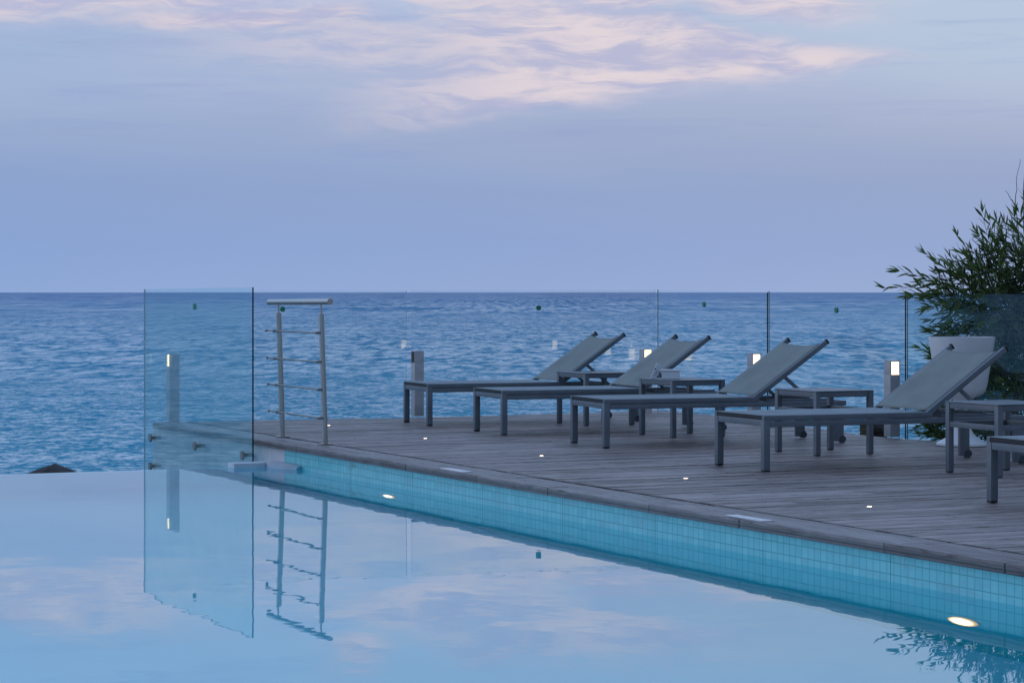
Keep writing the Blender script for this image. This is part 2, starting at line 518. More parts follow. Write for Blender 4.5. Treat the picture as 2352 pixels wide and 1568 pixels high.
def make_wood(name, along='y', pitch=0.098, a=(0.130, 0.088, 0.072), b=(0.630, 0.530, 0.500), edge=False):
    """weathered decking; boards run along the given axis of the object's frame"""
    m_, t, out = mat(name)
    sep = t.n('ShaderNodeSeparateXYZ')
    t.put(sep.inputs[0], t.n('ShaderNodeTexCoord').outputs['Object'])
    x, y, z = sep.outputs
    if along == 'y':
        u, v = y, x
    else:
        u, v = x, y
    v = t.m('ADD', v, t.m('MULTIPLY', t.m('SUBTRACT', z, 0.175), 0.7))
    idx = t.m('FLOOR', t.m('DIVIDE', v, pitch))
    wn = t.n('ShaderNodeTexWhiteNoise', noise_dimensions='1D')
    t.put(wn.inputs['W'], idx)
    rnd = wn.outputs['Value']
    # joints along a board
    ub = t.m('ADD', u, t.m('MULTIPLY', rnd, 5.1))
    seg = t.m('FLOOR', t.m('DIVIDE', ub, 2.2))
    wn2 = t.n('ShaderNodeTexWhiteNoise', noise_dimensions='2D')
    t.put(wn2.inputs['Vector'], t.vec(idx, seg))
    rnd2 = wn2.outputs['Value']
    jf = t.m('ABSOLUTE', t.m('SUBTRACT', t.m('FRACT', t.m('DIVIDE', ub, 2.2)), 0.5))
    joint = t.m('GREATER_THAN', jf, 0.4985)
    gv = t.vec(t.m('MULTIPLY', u, 3.6), t.m('MULTIPLY', v, 30.0), t.m('MULTIPLY', rnd2, 40.0))
    grain = t.noise(gv, 1.0, 7, 0.72, 0.9)
    fine = t.noise(t.vec(t.m('MULTIPLY', u, 4.0), t.m('MULTIPLY', v, 130.0), t.m('MULTIPLY', rnd2, 40.0)), 1.0, 4, 0.7, 0.4)
    blot = t.noise(t.vec(t.m('MULTIPLY', u, 0.8), t.m('MULTIPLY', v, 2.2), 0.0), 1.3, 6, 0.66, 0.5)
    k = t.m('ADD', t.m('MULTIPLY', grain, 0.85), t.m('ADD', t.m('MULTIPLY', rnd2, 0.16), t.m('MULTIPLY', blot, 0.42)))
    k = t.m('ADD', k, t.m('MULTIPLY', fine, 0.22))
    col = t.mix(t.step(k, 0.66, 1.02, 'LINEAR'), a, b)
    dk = t.step(grain, 0.45, 0.33)
    col = t.mix(t.m('MULTIPLY', dk, 0.75), col, tuple(c * 0.42 for c in a))
    # grooves milled along each board
    gr = t.m('ABSOLUTE', t.m('SUBTRACT', t.m('FRACT', t.m('DIVIDE', v, pitch / 6.0)), 0.5))
    grf = t.step(gr, 0.30, 0.46)
    col = t.mix(t.m('MULTIPLY', grf, 0.35), col, tuple(c * 0.45 for c in a))
    col = t.mix(joint, col, (0.012, 0.010, 0.010))
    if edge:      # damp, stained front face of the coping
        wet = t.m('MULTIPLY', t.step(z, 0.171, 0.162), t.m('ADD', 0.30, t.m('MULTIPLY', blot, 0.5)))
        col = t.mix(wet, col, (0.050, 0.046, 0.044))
    else:         # end grain next to the coping, darkened in colour to deepen the slot's shade
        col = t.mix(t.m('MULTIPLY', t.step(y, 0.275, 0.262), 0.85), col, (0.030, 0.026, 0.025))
    h = t.m('SUBTRACT', t.m('ADD', t.m('MULTIPLY', grain, 0.5), t.m('MULTIPLY', fine, 0.5)), t.m('MULTIPLY', grf, 0.8))
    nr = bump(t, h, 0.004)
    r = t.m('ADD', 0.34, t.m('MULTIPLY', fine, 0.30))
    pbr(t, out, col, r, 0.0, nr, 0.6)
    return m_

def make_plaster():
    m_, t, out = mat('white_plaster')
    sep = t.n('ShaderNodeSeparateXYZ')
    tc = t.n('ShaderNodeTexCoord').outputs['Object']
    t.put(sep.inputs[0], tc)
    x, y, z = sep.outputs
    n = t.noise(tc, 5.0, 6, 0.65)
    col = t.mix(t.step(n, 0.35, 0.70), (0.74, 0.76, 0.80), (0.60, 0.62, 0.68))
    run = t.noise(t.vec(t.m('MULTIPLY', x, 24.0), t.m('MULTIPLY', z, 3.0)), 1.0, 4, 0.6)
    col = t.mix(t.m('MULTIPLY', t.step(run, 0.63, 0.76), 0.55), col, (0.18, 0.19, 0.24))
    pbr(t, out, col, 0.65, 0.0, bump(t, t.noise(tc, 60, 3), 0.002))
    return m_

def make_sling(name, c):
    m_, t, out = mat(name)
    tc = t.n('ShaderNodeTexCoord').outputs['Object']
    sep = t.n('ShaderNodeSeparateXYZ'); t.put(sep.inputs[0], tc)
    w1 = t.m('SINE', t.m('MULTIPLY', sep.outputs[0], 900.0))
    w2 = t.m('SINE', t.m('MULTIPLY', sep.outputs[1], 900.0))
    wv = t.m('MULTIPLY', w1, w2)
    n = t.noise(tc, 4.0, 5, 0.6)
    col = t.mix(t.step(n, 0.3, 0.7), tuple(v * 0.90 for v in c), tuple(v * 1.10 for v in c))
    col = t.mix(t.m('MULTIPLY', t.step(wv, 0.0, 1.0), 0.25), col, tuple(v * 0.6 for v in c))
    pbr(t, out, col, 0.62, 0.0, bump(t, wv, 0.0006))
    return m_

def make_leaf(name, a, b):
    m_, t, out = mat(name)
    oi = t.n('ShaderNodeAttribute', attribute_name='tone')
    geo = t.n('ShaderNodeNewGeometry')
    col = t.mix(oi.outputs['Fac'], a, b)
    bs = t.n('ShaderNodeBsdfPrincipled')
    t.put(bs.inputs['Base Color'], col)
    bs.inputs['Roughness'].default_value = 0.42
    tl = t.n('ShaderNodeBsdfTranslucent'); t.put(tl.inputs[0], col)
    mx = t.n('ShaderNodeMixShader'); mx.inputs[0].default_value = 0.22
    t.put(mx.inputs[1], bs.outputs[0]); t.put(mx.inputs[2], tl.outputs[0])
    t.put(out.inputs[0], mx.outputs[0])
    return m_

def make_ground():
    m_, t, out = mat('shore_ground')
    tc = t.n('ShaderNodeTexCoord').outputs['Object']
    n = t.noise(tc, 1.3, 8, 0.65)
    col = t.mix(n, (0.10, 0.085, 0.065), (0.24, 0.21, 0.17))
    pbr(t, out, col, 0.9, 0.0, bump(t, n, 0.1))
    return m_

def make_rock():
    m_, t, out = mat('dark_rock')
    tc = t.n('ShaderNodeTexCoord').outputs['Object']
    n = t.noise(tc, 2.2, 9, 0.7, 0.4)
    col = t.mix(t.step(n, 0.3, 0.7), (0.030, 0.026, 0.028), (0.105, 0.095, 0.095))
    pbr(t, out, col, 0.75, 0.0, bump(t, n, 0.12))
    return m_

def make_card():
    m_, t, out = mat('printed_card')
    tc = t.n('ShaderNodeTexCoord').outputs['Object']
    sep = t.n('ShaderNodeSeparateXYZ'); t.put(sep.inputs[0], tc)
    n = t.noise(t.vec(t.m('MULTIPLY', sep.outputs[0], 60.0), t.m('MULTIPLY', sep.outputs[2], 70.0), t.m('MULTIPLY', sep.outputs[1], 60.0)), 1.0, 3, 0.6)
    mk = t.m('MULTIPLY', t.step(n, 0.54, 0.60), t.m('MULTIPLY', t.step(sep.outputs[2], 0.012, 0.03), t.step(sep.outputs[2], 0.110, 0.09)))
    pbr(t, out, t.mix(mk, (0.72, 0.74, 0.80), (0.05, 0.06, 0.10)), 0.5)
    return m_

def make_pool_lamp():
    m_, t, out = mat('pool_lamp')
    sep = t.n('ShaderNodeSeparateXYZ'); t.put(sep.inputs[0], t.n('ShaderNodeTexCoord').outputs['Object'])
    rr = t.m('SQRT', t.m('ADD', t.m('POWER', sep.outputs[0], 2.0), t.m('POWER', sep.outputs[2], 2.0)))
    k = t.step(rr, 0.105, 0.045)
    e = t.n('ShaderNodeEmission')
    t.put(e.inputs[0], t.mix(k, (1.0, 0.62, 0.26), (1.0, 0.86, 0.58)))
    t.put(e.inputs[1], t.m('ADD', 0.9, t.m('MULTIPLY', k, 4.0)))
    t.put(out.inputs[0], e.outputs[0])
    return m_

M = {
    'tiles': make_tiles(), 'floor': make_floor(), 'water': make_water(), 'sea': make_sea(),
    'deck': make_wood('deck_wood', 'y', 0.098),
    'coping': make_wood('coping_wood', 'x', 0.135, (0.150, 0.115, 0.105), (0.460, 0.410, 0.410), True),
    'plaster': make_plaster(), 'ground': make_ground(), 'rock': make_rock(), 'card': make_card(),
    'frame': simple('lounger_metal', (0.160, 0.195, 0.228), 0.42, 0.0, 0.10, 6.0),
    'wheel': simple('grey_wheel', (0.060, 0.070, 0.085), 0.5),
    'frame_dark': simple('dark_rubber', (0.012, 0.016, 0.022), 0.55),
    'sling': make_sling('sling_seat', (0.290, 0.355, 0.380)),
    'sling_back': make_sling('sling_back', (0.255, 0.290, 0.275)),
    'steel': simple('brushed_steel', (0.56, 0.54, 0.52), 0.36, 1.0, 0.02, 6.0),
    'steel_dark': simple('dull_steel', (0.36, 0.34, 0.32), 0.35, 1.0, 0.15, 20.0),
    'bollard': simple('bollard_paint', (0.560, 0.570, 0.590), 0.45, 0.0, 0.12, 7.0),
    'lamp': glow('lamp_diffuser', (1.0, 0.78, 0.46), 2.8),
    'deck_lamp': glow('deck_lamp', (1.0, 0.78, 0.55), 5.0),
    'pool_lamp': make_pool_lamp(),
    'lamp_off': simple('unlit_lamp', (0.10, 0.06, 0.045), 0.5),
    'glass': glass('clear_glass', (0.960, 0.988, 0.990), dirt=0.018),
    'glass_blue': glass('blue_green_glass', (0.880, 0.962, 0.966), dirt=0.075),
    'glass_edge': simple('glass_edge', (0.004, 0.030, 0.042), 0.15),
    'glass_edge_pale': simple('pale_glass_edge', (0.50, 0.64, 0.70), 0.15),
    'green': simple('green_sticker', (0.008, 0.30, 0.17), 0.4),
    'white': simple('white_plastic', (0.84, 0.85, 0.87), 0.35, 0.0, 0.04, 4.0),
    'marker': simple('white_marker', (0.80, 0.82, 0.86), 0.30, 0.0, 0.06, 20.0),
    'leaf': make_leaf('leaf', (0.016, 0.042, 0.016), (0.210, 0.310, 0.075)),
    'bark': simple('twig_bark', (0.060, 0.050, 0.036), 0.8, 0, 0.3, 14),
    'soil': simple('soil', (0.04, 0.03, 0.022), 0.9, 0, 0.3, 30, 0.01),
    'timber': simple('brown_timber', (0.11, 0.085, 0.045), 0.75, 0, 0.35, 12),
    'paving': simple('stone_paving', (0.36, 0.33, 0.30), 0.75, 0, 0.12, 3),
}

def in_pool(o):
    o.matrix_world = POOL
    return o


# ------------------------------------------------------------------ the setting
def sea_and_shore():
    bm = NB()
    # sea: rings that grow outwards, one sheet to the horizon
    ys = [24, 60, 120, 300, 800, 2500, 8000, 40000]
    xs = [-40000, -8000, -2000, -500, -120, 0, 120, 500, 2000, 8000, 40000]
    g = [[bm.verts.new((x, y, -4.0)) for x in xs] for y in ys]
    for r in range(len(ys) - 1):
        for c in range(len(xs) - 1):
            bm.faces.new((g[r][c], g[r][c + 1], g[r + 1][c + 1], g[r + 1][c]))
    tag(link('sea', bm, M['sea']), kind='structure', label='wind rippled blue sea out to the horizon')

    # shore ground: under and behind the terrace, falls away to the sea
    bm = NB()
    random.seed(5)
    ys = [-30, -10, 0, 6, 12, 18, 22, 25, 28, 31, 35, 40, 46]
    hz = [-0.3, -1.9, -1.9, -1.9, -1.9, -1.9, -1.9, -1.95, -2.3, -2.9, -3.6, -4.3, -5.2]
    xs = [-60 + 4 * i for i in range(31)]
    g = []
    for y, z in zip(ys, hz):
        row = []
        for x in xs:
            zz = z + (random.uniform(-0.12, 0.12) if y > 20 else 0)
            row.append(bm.verts.new((x, y, zz)))
        g.append(row)
    for r in range(len(ys) - 1):
        for c in range(len(xs) - 1):
            bm.faces.new((g[r][c], g[r][c + 1], g[r + 1][c + 1], g[r + 1][c]))
    tag(link('ground', bm, M['ground'], smooth=True), kind='structure')

    # raised bed for the bushes behind the deck
    bm = NB()
    pts = [(-1.2, 5.35), (14.0, 6.1), (14.0, 10.0), (-1.2, 10.0)]
    top = [bm.verts.new((s, t, -0.35)) for s, t in pts]
    bot = [bm.verts.new((s, t, -2.2)) for s, t in pts]
    bm.faces.new(top); bm.faces.new(bot[::-1])
    for i in range(4):
        bm.faces.new((top[i], bot[i], bot[(i + 1) % 4], top[(i + 1) % 4]))
    tag(in_pool(link('garden_bed', bm, M['soil'])), kind='structure')

sea_and_shore()

def pool():
    S1, T0, ZB = 14.0, -15.0, -1.40
    # floor
    bm = NB()
    box(bm, 0, S1, T0, 0, ZB - 0.15, ZB)
    tag(in_pool(link('pool_floor', bm, M['floor'])), kind='structure')
    # tiled wall under the deck
    bm = NB()
    box(bm, 0.0, S1, 0.0, 0.20, ZB - 0.2, 0.128)
    tag(in_pool(link('pool_wall', bm, M['tiles'])), 'blue tiled pool wall under the wooden deck edge', 'pool wall')
    # overflow edge and the two other sides
    bm = NB()
    box(bm, -0.16, 0.0, T0 - 0.2, 0.0, ZB - 0.6, -0.006)
    tag(in_pool(link('overflow_wall', bm, M['floor'])), 'straight overflow edge where the pool water meets the sea view', 'pool edge')
    bm = NB()
    box(bm, 0.0, S1, T0 - 0.2, T0, ZB - 0.2, 0.10)
    box(bm, S1, S1 + 0.2, T0 - 0.2, 0.2, ZB - 0.2, 0.10)
    tag(in_pool(link('pool_rim', bm, M['floor'])), kind='structure')
    bm = NB()
    box(bm, S1 + 0.2, S1 + 14, -22, 12, -0.1, 0.10)
    box(bm, 0.0, S1 + 0.2, -22, T0 - 0.2, -0.1, 0.10)
    tag(in_pool(link('pavement', bm, M['paving'])), kind='structure')
    # water sheet
    bm = NB()
    vs = [bm.verts.new(p) for p in ((-0.10, T0, 0), (S1, T0, 0), (S1, 0, 0), (0.0, 0, 0), (-0.10, 0, 0))]
    bm.faces.new(vs)
    w = in_pool(link('pool_water', bm, M['water']))
    tag(w, kind='structure', label='still pool water mirroring the dusk sky')

    # white plaster wall past the overflow edge
    bm = NB()
    box(bm, -3.34, -0.001, 0.0, 0.22, -2.2, 0.128, 0.0)
    tag(in_pool(link('plaster_wall', bm, M['plaster'])), 'stained white plaster wall under the deck behind the blue glass screen', 'wall')
    # white ledge on the corner of the overflow edge
    e = empty('overflow_ledge', W(0, 0, 0), YAW)
    tag(e, 'small white painted ledge capping the corner of the overflow edge', 'ledge')
    bm = NB()
    box(bm, -0.13, 0.02, -0.40, -0.155, -0.004, 0.034, 0.006)
    link('cap', bm, M['plaster'], e)
    bm = NB()
    pts = [(-0.14, -0.150), (0.10, -0.150), (0.30, -0.090), (0.40, -0.045), (0.37, -0.002), (-0.14, -0.002)]
    tp = [bm.verts.new((s, t, 0.027 + (0.007 if s < 0.2 else 0))) for s, t in pts]
    bt = [bm.verts.new((s * 0.94, t, -0.003)) for s, t in pts]
    bm.faces.new(tp); bm.faces.new(bt[::-1])
    for i in range(6):
        bm.faces.new((tp[i], bt[i], bt[(i + 1) % 6], tp[(i + 1) % 6]))
    link('bracket', bm, M['plaster'], e)

pool()

# outline of the deck in the pool frame: start along s as a function of t, end in t as a function of s
def lerp_tab(tab, x):
    if x <= tab[0][0]: return tab[0][1]
    for (a, fa), (b, fb) in zip(tab, tab[1:]):
        if x <= b:
            return fa + (fb - fa) * (x - a) / (b - a)
    return tab[-1][1]

T_END = [(-3.7, 4.95), (-1.95, 4.98), (0.97, 4.46), (1.6, 4.46), (2.5, 4.68), (5, 5.0), (14, 5.6)]
S_START = [(0.0, -3.20), (0.9, -3.10), (1.9, -2.98), (3.2, -2.98), (4.0, -3.04), (5.0, -3.24)]

def deck():
    random.seed(3)
    pitch, gap = 0.098, 0.0045
    bm = NB()
    i0, i1 = int(math.floor(-3.30 / pitch)), int(14 / pitch)
    for i in range(i0, i1):
        s0, s1 = i * pitch + gap / 2, (i + 1) * pitch - gap / 2
        sm = (s0 + s1) / 2
        t0 = 0.252
        # ranges of t for which the board lies inside the outline
        spans = []
        if sm > -2.97:
            spans.append((t0, lerp_tab(T_END, sm)))
        else:
            cur = None
            t = t0
            while t < 5.0:
                ins = sm > lerp_tab(S_START, t)
                if ins and cur is None: cur = t
                if not ins and cur is not None:
                    spans.append((cur, t)); cur = None
                t += 0.05
            if cur is not None:
                spans.append((cur, 4.95))
        dz = random.uniform(-0.0022, 0.0022)
        for a, b in spans:
            if b - a > 0.08:
                box(bm, s0, s1, a, b, DECK - 0.028, DECK + dz, 0.003)
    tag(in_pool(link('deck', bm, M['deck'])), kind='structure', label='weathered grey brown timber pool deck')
    # dark base below the gaps
    bm = NB()
    pts = [(-3.12, 0.235)] + [(lerp_tab(S_START, t) + 0.06, t) for t in (0.6, 0.9, 1.4, 1.9, 2.6, 3.2, 4.0, 4.8)] + \
          [(s, lerp_tab(T_END, s) - 0.05) for s in (-2.5, -1.95, -0.5, 0.97, 1.6, 2.5, 5, 9, 14)] + [(14, 0.235)]
    tp = [bm.verts.new((s, t, DECK - 0.034)) for s, t in pts]
    bt = [bm.verts.new((s, t, -0.25)) for s, t in pts]
    bm.faces.new(tp); bm.faces.new(bt[::-1])
    for i in range(len(pts)):
        j = (i + 1) % len(pts)
        bm.faces.new((tp[i], bt[i], bt[j], tp[j]))
    tag(in_pool(link('deck_base', bm, M['frame_dark'])), kind='structure')

    # coping: two boards side by side, butt joints every few metres
    bm = NB()
    for (ta, tb, off) in ((-0.046, 0.093, 0.0), (0.098, 0.228, 1.1)):
        cuts = [-3.20]
        s = -3.20 + 1.2 + off
        while s < 14:
            cuts.append(s); s += random.uniform(1.9, 2.5)
        cuts.append(14.0)
        for a, b in zip(cuts, cuts[1:]):
            box(bm, a + 0.003, b - 0.003, ta, tb, 0.130, DECK + random.uniform(-0.0015, 0.0025), 0.006)
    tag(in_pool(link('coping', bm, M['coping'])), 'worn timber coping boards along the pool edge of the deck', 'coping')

deck()


# ------------------------------------------------------------------ glass screens
def pane(name, p0, p1, z0, z1a, z1b, gmat, label, dark_end=None, sticker=None, group='frameless glass screens around the deck'):
    """upright pane from p0 to p1 (world xy), top heights at each end"""
    p0, p1 = Vector((p0[0], p0[1], 0)), Vector((p1[0], p1[1], 0))
    d = p1 - p0
    ln = d.length
    root = empty('glass_screen', (p0.x, p0.y, z0), math.atan2(d.y, d.x))
    tag(root, label, 'glass screen', group)
    th = 0.012
    bm = NB()
    e = 0.0004
    for y in (-th / 2, th / 2):
        vs = [bm.verts.new((x, y, z)) for x, z in ((e, 0), (ln - e, 0), (ln - e, z1b - z0 - e), (e, z1a - z0 - e))]
        bm.faces.new(vs)
    # polished edge strips
    def strip(a, b, mi):
        q = [bm.verts.new((a[0], -th / 2, a[1])), bm.verts.new((b[0], -th / 2, b[1])), bm.verts.new((b[0], th / 2, b[1])), bm.verts.new((a[0], th / 2, a[1]))]
        f = bm.faces.new(q); f.material_index = mi
    strip((0, z1a - z0), (ln, z1b - z0), 2)
    strip((0, 0), (0, z1a - z0), 1 if dark_end in ('a', 'both') else 2)
    strip((ln, 0), (ln, z1b - z0), 1 if dark_end in ('b', 'both') else 2)
    o = link('pane', bm, None, root, mats=[gmat, M['glass_edge'], M['glass_edge_pale']])
    if sticker:
        u, z, r = sticker
        b2 = NB()
        rod(b2, (u, -th / 2 - 0.0012, z - z0), (u, th / 2 + 0.0012, z - z0), r, n=24)
        link('sticker', b2, M['green'], root)
    return root, ln

ZB = -0.45
# S: side screen parallel to the pool wall, past the overflow edge
def on_line(px, t):
    k = (px - 1176.0) / F
    # A + s E + t N with x = k y
    e, n = Vector((math.cos(YAW), math.sin(YAW))), Vector((-math.sin(YAW), math.cos(YAW)))
    s = (k * (A.y + t * n.y) - A.x - t * n.x) / (e.x - k * e.y)
    return W(s, t)
pS0, pS1 = on_line(581, -0.072), on_line(332, -0.072)
rootS, lnS = pane('S', pS0, pS1, -0.55, 1.337, 1.325, M['glass_blue'],
                  'blue-green glass screen bolted with steel studs to the white wall at the pool corner', 'a',
                  None)
# its narrow sticker and the stand-off bolts
def standoffs():
    inv = rootS.matrix_basis.inverted()
    for (px, z) in ((350, 0.047), (452, 0.046), (562, 0.044), (350, -0.197), (562, -0.197)):
        # point of the screen's plane seen at this column
        k = (px - 1176.0) / F
        a, b = Vector(pS0), Vector(pS1)
        # a + u (b-a): x = k*y
        u = (k * a.y - a.x) / ((b.x - a.x) - k * (b.y - a.y))
        p = a + (b - a) * u
        lx = (b - a).length * u
        bm = NB()
        # local y points to the left of p0->p1: the pool side is +y or -y
        sd = 1 if (Matrix.Rotation(math.atan2((b - a).y, (b - a).x), 4, 'Z') @ Vector((0, 1, 0))).dot(W(0, 1) - W(0, 0)) > 0 else -1
        y_pool, y_wall = -sd * 0.022, sd * 0.074
        rod(bm, (lx, y_pool, z + 0.55), (lx, y_wall, z + 0.55), 0.014, n=16)
        rod(bm, (lx, y_pool - sd * 0.006, z + 0.55), (lx, y_pool + sd * 0.010, z + 0.55), 0.036, n=20)
        o = link('standoff_bolt', bm, M['steel_dark'], rootS)
        soften(o)
standoffs()
def sticker_S():
    k = (447 - 1176.0) / F
    a, b = Vector(pS0), Vector(pS1)
    u = (k * a.y - a.x) / ((b.x - a.x) - k * (b.y - a.y))
    p = a + (b - a) * u
    z = EYE - (704 - 671) * p.y / F
    bm = NB()
    lx = (b - a).length * u
    rod(bm, (lx, -0.0075, z + 0.55), (lx, 0.0075, z + 0.55), 0.026, n=24)
    link('sticker', bm, M['green'], rootS)
sticker_S()

def sticker_on(p0, p1, px, py):
    k = (px - 1176.0) / F
    a, b = Vector(p0), Vector(p1)
    u = (k * a.y - a.x) / ((b.x - a.x) - k * (b.y - a.y))
    p = a + (b - a) * u
    return ((b - a).length * u, EYE - (py - 671.0) * p.y / F, 0.024)

g1 = ((-3.21, 21.15), (-0.972, 22.25))
g2 = ((-0.925, 22.28), (1.358, 22.96))
g3 = ((1.385, 22.95), (2.236, 21.16))
g4 = ((2.247, 21.13), (3.128, 19.22))
g5 = ((3.138, 19.19), (4.02, 17.27))
g6 = ((4.04, 17.2), (4.9, 15.4))
pane('g', *g1, ZB, 1.312, 1.316, M['glass'], 'glass screen behind the steel handrail at the far left of the deck', None, sticker_on(*g1, 649, 710))
pane('g', *g2, ZB, 1.318, 1.320, M['glass'], 'widest glass screen, behind the farthest lounger, with a round green dot in its middle', None, sticker_on(*g2, 1237, 707))
pane('g', *g3, ZB, 1.323, 1.299, M['glass'], 'glass screen running away behind the second lounger, its right edge a dark line', 'b', sticker_on(*g3, 1617, 699))
pane('g', *g4, ZB, 1.308, 1.297, M['glass'], 'glass screen behind the third lounger backrest, between two dark upright edges', 'b', sticker_on(*g4, 1921, 712))
pane('g', *g5, ZB, 1.297, 1.280, M['glass_blue'], 'glass screen in front of the bush behind the white planter', 'b')
pane('g', *g6, ZB, 1.280, 1.270, M['glass'], 'glass screen at the right end of the deck in front of dense leaves', 'b')


# ------------------------------------------------------------------ steel handrail at the corner
def handrail():
    pl, pr = at(649, 1004, DECK), at(747, 1021, DECK)
    d = (pr - pl); d.z = 0
    root = empty('pool_handrail', pl, math.atan2(d.y, d.x))
    tag(root, 'brushed steel pool handrail with four thin rungs on the deck corner', 'handrail')
    ln = d.length
    # local +y is to the left of pl->pr = into the deck; the posts lean a little to the pool
    lean = -0.032
    zt, zp = 1.052, 0.965          # rail axis, top of the thick posts (above the deck)
    def post_xy(z):
        return lean * z / 1.0
    for x in (0.0, ln):
        bm = NB()
        rod(bm, (x, 0, 0.004), (x, post_xy(zp), zp), 0.0215, n=20)
        rod(bm, (x, post_xy(zp), zp), (x, post_xy(zp + 0.008), zp + 0.008), 0.0215, 0.012, n=20)
        rod(bm, (x, post_xy(zp), zp), (x, post_xy(zt), zt - 0.012), 0.008, n=12)
        soften(link('post', bm, M['steel'], root))
        bm = NB()
        rod(bm, (x, 0, 0.001), (x, 0, 0.010), 0.055, n=28)
        soften(link('foot_plate', bm, M['steel_dark'], root))
    bm = NB()
    y = post_xy(zt)
    rod(bm, (-0.235, y, zt - 0.004), (ln + 0.205, y, zt + 0.004), 0.0225, n=24)
    soften(link('top_rail', bm, M['steel'], root))
    for z in (0.826, 0.612, 0.408, 0.198):
        y = post_xy(z) - 0.036
        bm = NB()
        rod(bm, (-0.20, y, z), (ln + 0.03, y, z), 0.0065, n=12)
        rod(bm, (-0.215, y, z), (-0.195, y, z), 0.0105, n=12)
        for x in (0.0, ln):
            rod(bm, (x, y - 0.014, z), (x, post_xy(z) - 0.016, z), 0.009, n=12)
            rod(bm, (x - 0.045, y, z), (x + 0.02, y, z), 0.0105, n=12)
        soften(link('rung', bm, M['steel_dark'], root))
handrail()


# ------------------------------------------------------------------ loungers
def make_lounger(angle=34.8, blen=0.72):
    root = empty('sun_lounger', (0, 0, 0))
    w = 0.335
    zt = 0.352
    PIV = 1.20
    END = 1.95
    # base frame
    bm = NB()
    for s in (-1, 1):
        bar(bm, (0.045, s * (w - 0.016), 0.297), (END, s * (w - 0.016), 0.297), 0.032, 0.036, 0.004)
    bar(bm, (END - 0.016, -w + 0.034, 0.297), (END - 0.016, w - 0.034, 0.297), 0.032, 0.036, 0.004)
    bar(bm, (0.0235, -w + 0.046, 0.304), (0.0235, w - 0.046, 0.304), 0.041, 0.040, 0.004)
    bar(bm, (1.30, -w + 0.034, 0.297), (1.30, w - 0.034, 0.297), 0.03, 0.03, 0.004)
    # toothed rack for the backrest
    for s in (-1, 1):
        bar(bm, (1.32, s * (w - 0.055), 0.322), (1.86, s * (w - 0.055), 0.322), 0.022, 0.018, 0.002)
    soften(link('base_frame', bm, M['frame'], root))
    # legs
    for s in (-1, 1):
        bm = NB()
        box(bm, 0.0, 0.045, s * w - (0.045 if s > 0 else 0), s * w + (0.045 if s < 0 else 0), 0.010, 0.3245, 0.004)
        o = link('leg', bm, M['frame'], root)
        soften(o)
        bm = NB()
        box(bm, 0.002, 0.043, s * (w - 0.0225) - 0.0205, s * (w - 0.0225) + 0.0205, 0.0, 0.0098)
        link('foot_cap', bm, M['frame_dark'], o)
    for s in (-1, 1):
        bm = NB()
        box(bm, END - 0.095, END - 0.020, s * (w - 0.016) - 0.015, s * (w - 0.016) + 0.015, 0.012, 0.279, 0.004)
        o = link('leg', bm, M['frame'], root)
        soften(o)
        bm = NB()
        rod(bm, (END - 0.030, s * (w - 0.016) - 0.018, 0.027), (END - 0.030, s * (w - 0.016) + 0.018, 0.027), 0.027, n=28)
        soften(link('wheel', bm, M['wheel'], o))
    # seat frame: rails either side, dark strip at the foot end
    bm = NB()
    for s in (-1, 1):
        bar(bm, (0.0, s * (w - 0.015), 0.335), (PIV + 0.03, s * (w - 0.015), 0.335), 0.030, 0.034, 0.006)
    soften(link('seat_frame', bm, M['frame'], root))
    bm = NB()
    box(bm, 0.004, 0.030, -w + 0.034, w - 0.034, 0.325, 0.346, 0.003)
    link('foot_strip', bm, M['frame_dark'], root)

    def cloth(fn, nu, nv, th=0.004):
        bm = NB()
        g = [[bm.verts.new(fn(i / nu, j / nv)) for j in range(nv + 1)] for i in range(nu + 1)]
        for i in range(nu):
            for j in range(nv):
                bm.faces.new((g[i][j], g[i + 1][j], g[i + 1][j + 1], g[i][j + 1]))
        bmesh.ops.recalc_face_normals(bm, faces=bm.faces[:])
        r = bmesh.ops.solidify(bm, geom=bm.faces[:], thickness=th)
        return bm
    yi = w - 0.024
    def seat(u, v):
        y = (v * 2 - 1) * yi
        sag = 0.010 * (1 - (y / yi) ** 2) * min(1, 6 * u, 6 * (1 - u))
        return (0.004 + u * (PIV - 0.01), y, zt + 0.001 - sag)
    link('seat_sling', cloth(seat, 24, 12), M['sling'], root, smooth=True)
    # backrest
    a = math.radians(angle)
    dx, dz = math.cos(a), math.sin(a)
    P0 = Vector((PIV, 0, zt - 0.012))
    bm = NB()
    for s in (-1, 1):
        bar(bm, P0 + Vector((-0.03 * dx, s * (w - 0.016), -0.03 * dz)), P0 + Vector((blen * dx, s * (w - 0.016), blen * dz)), 0.030, 0.036, 0.006)
    bar(bm, P0 + Vector((0.10 * dx, -w + 0.03, 0.10 * dz - 0.008)), P0 + Vector((0.10 * dx, w - 0.03, 0.10 * dz - 0.008)), 0.02, 0.02, 0.003)
    br_o = soften(link('backrest_frame', bm, M['frame'], root))
    for s in (-1, 1):
        bm = NB()
        bar(bm, P0 + Vector((blen * dx, s * (w - 0.016), blen * dz)), P0 + Vector(((blen + 0.012) * dx, s * (w - 0.016), (blen + 0.012) * dz)), 0.033, 0.039, 0.004)
        link('end_cap', bm, M['frame_dark'], br_o)
    def back(u, v):
        y = (v * 2 - 1) * (w - 0.028)
        k = 1 - (y / (w - 0.028)) ** 2
        L0, L1 = 0.015, blen - 0.050 - 0.012 * k
        l = L0 + (L1 - L0) * u
        sag = 0.016 * k * min(1, 5 * u, 1.0)
        q = P0 + Vector((l * dx, y, l * dz)) + Vector((-dz, 0, dx)) * (0.016 - sag)
        return tuple(q)
    link('backrest_sling', cloth(back, 18, 14), M['sling_back'], root, smooth=True)
    # prop struts
    bm = NB()
